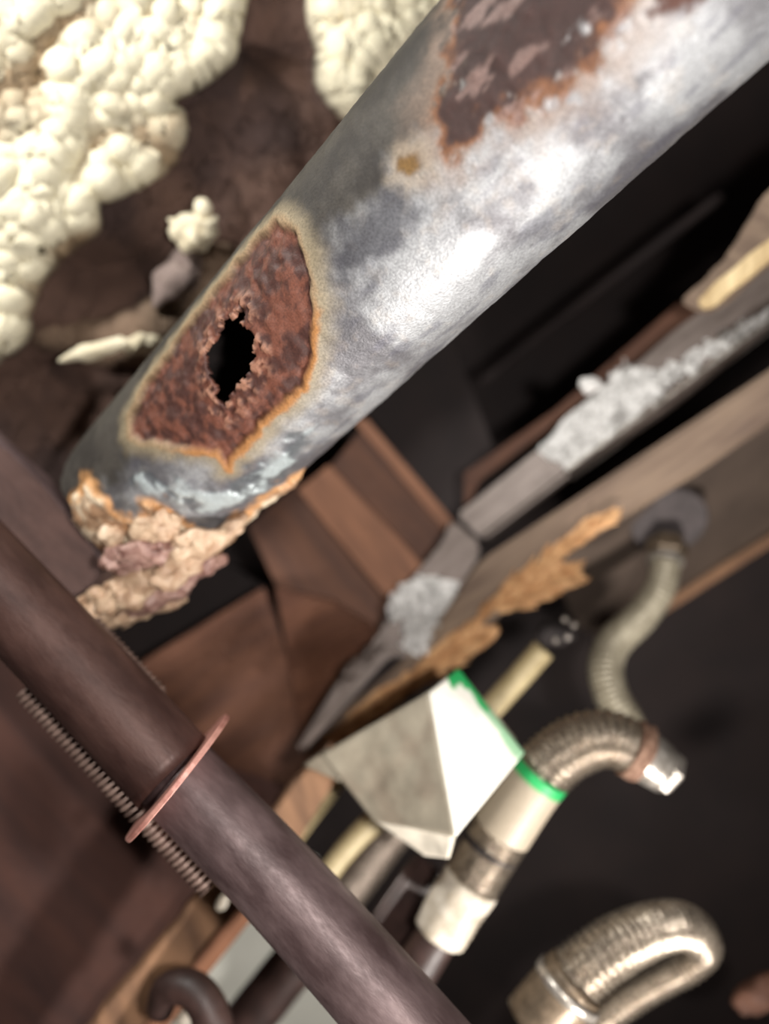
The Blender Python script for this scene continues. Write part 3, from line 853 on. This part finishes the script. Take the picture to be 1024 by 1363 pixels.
# beige tubes passing behind the carton
gr = 'thin beige tubes behind the carton'
o = tube('beige_tube', [pt(724, 864, .60, 32), pt(665, 930, .60, 32), pt(560, 1040, .60, 32), pt(480, 1110, .59, 30), pt(425, 1180, .58, 28), pt(380, 1260, .57, 28)], M['cable'], None, 28, 0.004)
tag(o, 'beige plastic tube running behind the white carton, its end sticking out to the right', 'tube', gr)
o = tube('beige_tube', [pt(470, 1010, .63, 26), pt(440, 1048, .63, 28), pt(400, 1100, .625, 28), pt(350, 1175, .62, 28)], M['cable'], None, 28, 0.004)
tag(o, 'short beige plastic tube left of the white carton, beside the worn strip', 'tube', gr)
o = tube('dull_braided_hose', [pt(560, 1070, .66, 50), pt(520, 1110, .66, 52), pt(478, 1165, .66, 54), pt(430, 1230, .66, 54)], M['braid_dark'], None, 32, 0.0009, braid_relief(0.004, 0.0005, 10))
tag(o, 'dull grey braided hose showing below the white carton', 'hose')
# black clip with shiny crumbs at the head of the beige tube
t = thing('black_clip', 'small black clip at the end of the beige tube', 'clip', tuple(P(742, 838, .62)))
clod('clip_body', P(742, 842, .625), (.016, .010, .010), M['black'], t, 61, 0.35, 90, 3)
for k, (x, y) in enumerate(((752, 824), (764, 832), (740, 852), (756, 848))):
    clod('shiny_screw', P(x, y, .608), (.0022, .002, .0022), M['steel'], t, 70 + k, 0.3, 200, 2)

# ================================================================ white and green carton
t = thing('white_carton', 'crumpled white carton with green printed edges, hanging below the torn beam', 'carton', tuple(P(570, 1010, .50)))
def sheet(name, q, colf, parent, n=26, amp=0.0012, seed=0, thick=0.0012):
    A_, B_, C_, D_ = [np.array(x) for x in q]
    V = []; Fc = []; c = []; UV = []
    nn = np.cross(B_ - A_, D_ - A_); nn /= np.linalg.norm(nn)
    for j in range(n + 1):
        for i in range(n + 1):
            u, v = i / n, j / n
            V.append((A_ * (1 - u) + B_ * u) * (1 - v) + (D_ * (1 - u) + C_ * u) * v); UV.append((u, v, 0))
    V = np.array(V); UV = np.array(UV)
    env = (np.sin(UV[:, 0] * math.pi) * np.sin(UV[:, 1] * math.pi)) ** 0.4
    V = V + nn * ((fbm(V, 45, 3, seed) - 0.5) * 2 * amp * 4 * env)[:, None]
    for j in range(n):
        for i in range(n):
            a = j * (n + 1) + i
            Fc.append((a, a + 1, a + n + 2, a + n + 1))
    col_ = colf(UV, V)
    o = mk(name, V, Fc, M['card'], parent, True, V, col_, {'metal': np.zeros(len(V)), 'rough': np.full(len(V), 0.6)})
    s_ = o.modifiers.new('thickness', 'SOLIDIFY'); s_.thickness = thick; s_.offset = 0
    return o
kA, kB, kC, kD, kE, kF_ = P(428, 1004, .53), P(572, 922, .495), P(610, 890, .515), P(698, 1002, .50), P(606, 1114, .465), P(498, 1092, .515)
white = lin((240, 238, 228)); green = lin((34, 158, 86)); greyw = lin((150, 142, 126)); dirty = lin((112, 96, 82))
def col_front(UV, V):
    g = sstep(0.86, 0.91, UV[:, 1] + 0.10 * (fbm(V, 90, 3, 3) - 0.5) + 0.04 * (UV[:, 0] < 0.2))
    g = np.maximum(g, sstep(0.14, 0.10, UV[:, 0]) * sstep(0.55, 0.62, UV[:, 1]))
    g = g * (0.68 + 0.32 * sstep(0.5, 0.42, UV[:, 0] + 0.5 * (fbm(V, 60, 2, 9) - 0.5)))
    return white * (1 - g[:, None]) + green * g[:, None]
def col_side(UV, V):
    f = sstep(0.4, 0.68, fbm(V, 50, 4, 13))[:, None] * 0.5
    return greyw * (1 - f) + dirty * f
sheet('side_panel', (kA, kB, kE, kF_), col_side, t, 26, 0.0010, 2)
sheet('front_panel', (kB, kE, kD, kC), lambda UV, V: col_front(np.stack([UV[:, 0], UV[:, 1]], 1), V), t, 32, 0.0006, 4)
sheet('bottom_flap', (P(497, 1090, .515), P(606, 1112, .466), P(598, 1142, .475), P(566, 1138, .50)), lambda UV, V: np.tile(lin((214, 206, 190)), (len(V), 1)), t, 12, 0.001, 6)
sheet('back_panel', (kA, kF_, P(610, 1080, .56), kD + np.array([0, .03, 0])), col_side, t, 12, 0.001, 7)
sheet('top_panel', (kA, kB, kC, kD + np.array([0, .03, 0])), col_side, t, 12, 0.0005, 8)
sheet('corner_tab', (P(404, 1018, .545), P(436, 996, .53), P(470, 1022, .525), P(452, 1040, .53)), col_side, t, 10, 0.001, 9)
# printed label wrapped on the hose
def label_wrap():
    pts = [(712, 1034), (660, 1108)]
    t2 = tube('green_label', [pt(722, 1026, .519, 82), pt(700, 1055, .521, 82), pt(668, 1104, .525, 82)], M['card'], hose_thing, 40, 0.0015)
    me = t2.data
    n = len(me.vertices)
    g = np.zeros(n * 3, np.float32); me.attributes['gp'].data.foreach_get('vector', g)
    s = g.reshape(-1, 3)[:, 0]
    f = sstep(0.008, 0.0065, s)[:, None]
    c = green * f + lin((164, 152, 134)) * (1 - f)
    a = me.attributes.new('Col', 'FLOAT_COLOR', 'POINT'); cc = np.ones((n, 4), np.float32); cc[:, :3] = c
    a.data.foreach_set('color', cc.ravel())
    for k, v in (('metal', 0.0), ('rough', 0.5)):
        at = me.attributes.new(k, 'FLOAT', 'POINT'); at.data.foreach_set('value', np.full(n, v, np.float32))
    tag(t2, 'white label with a green top edge')
label_wrap()
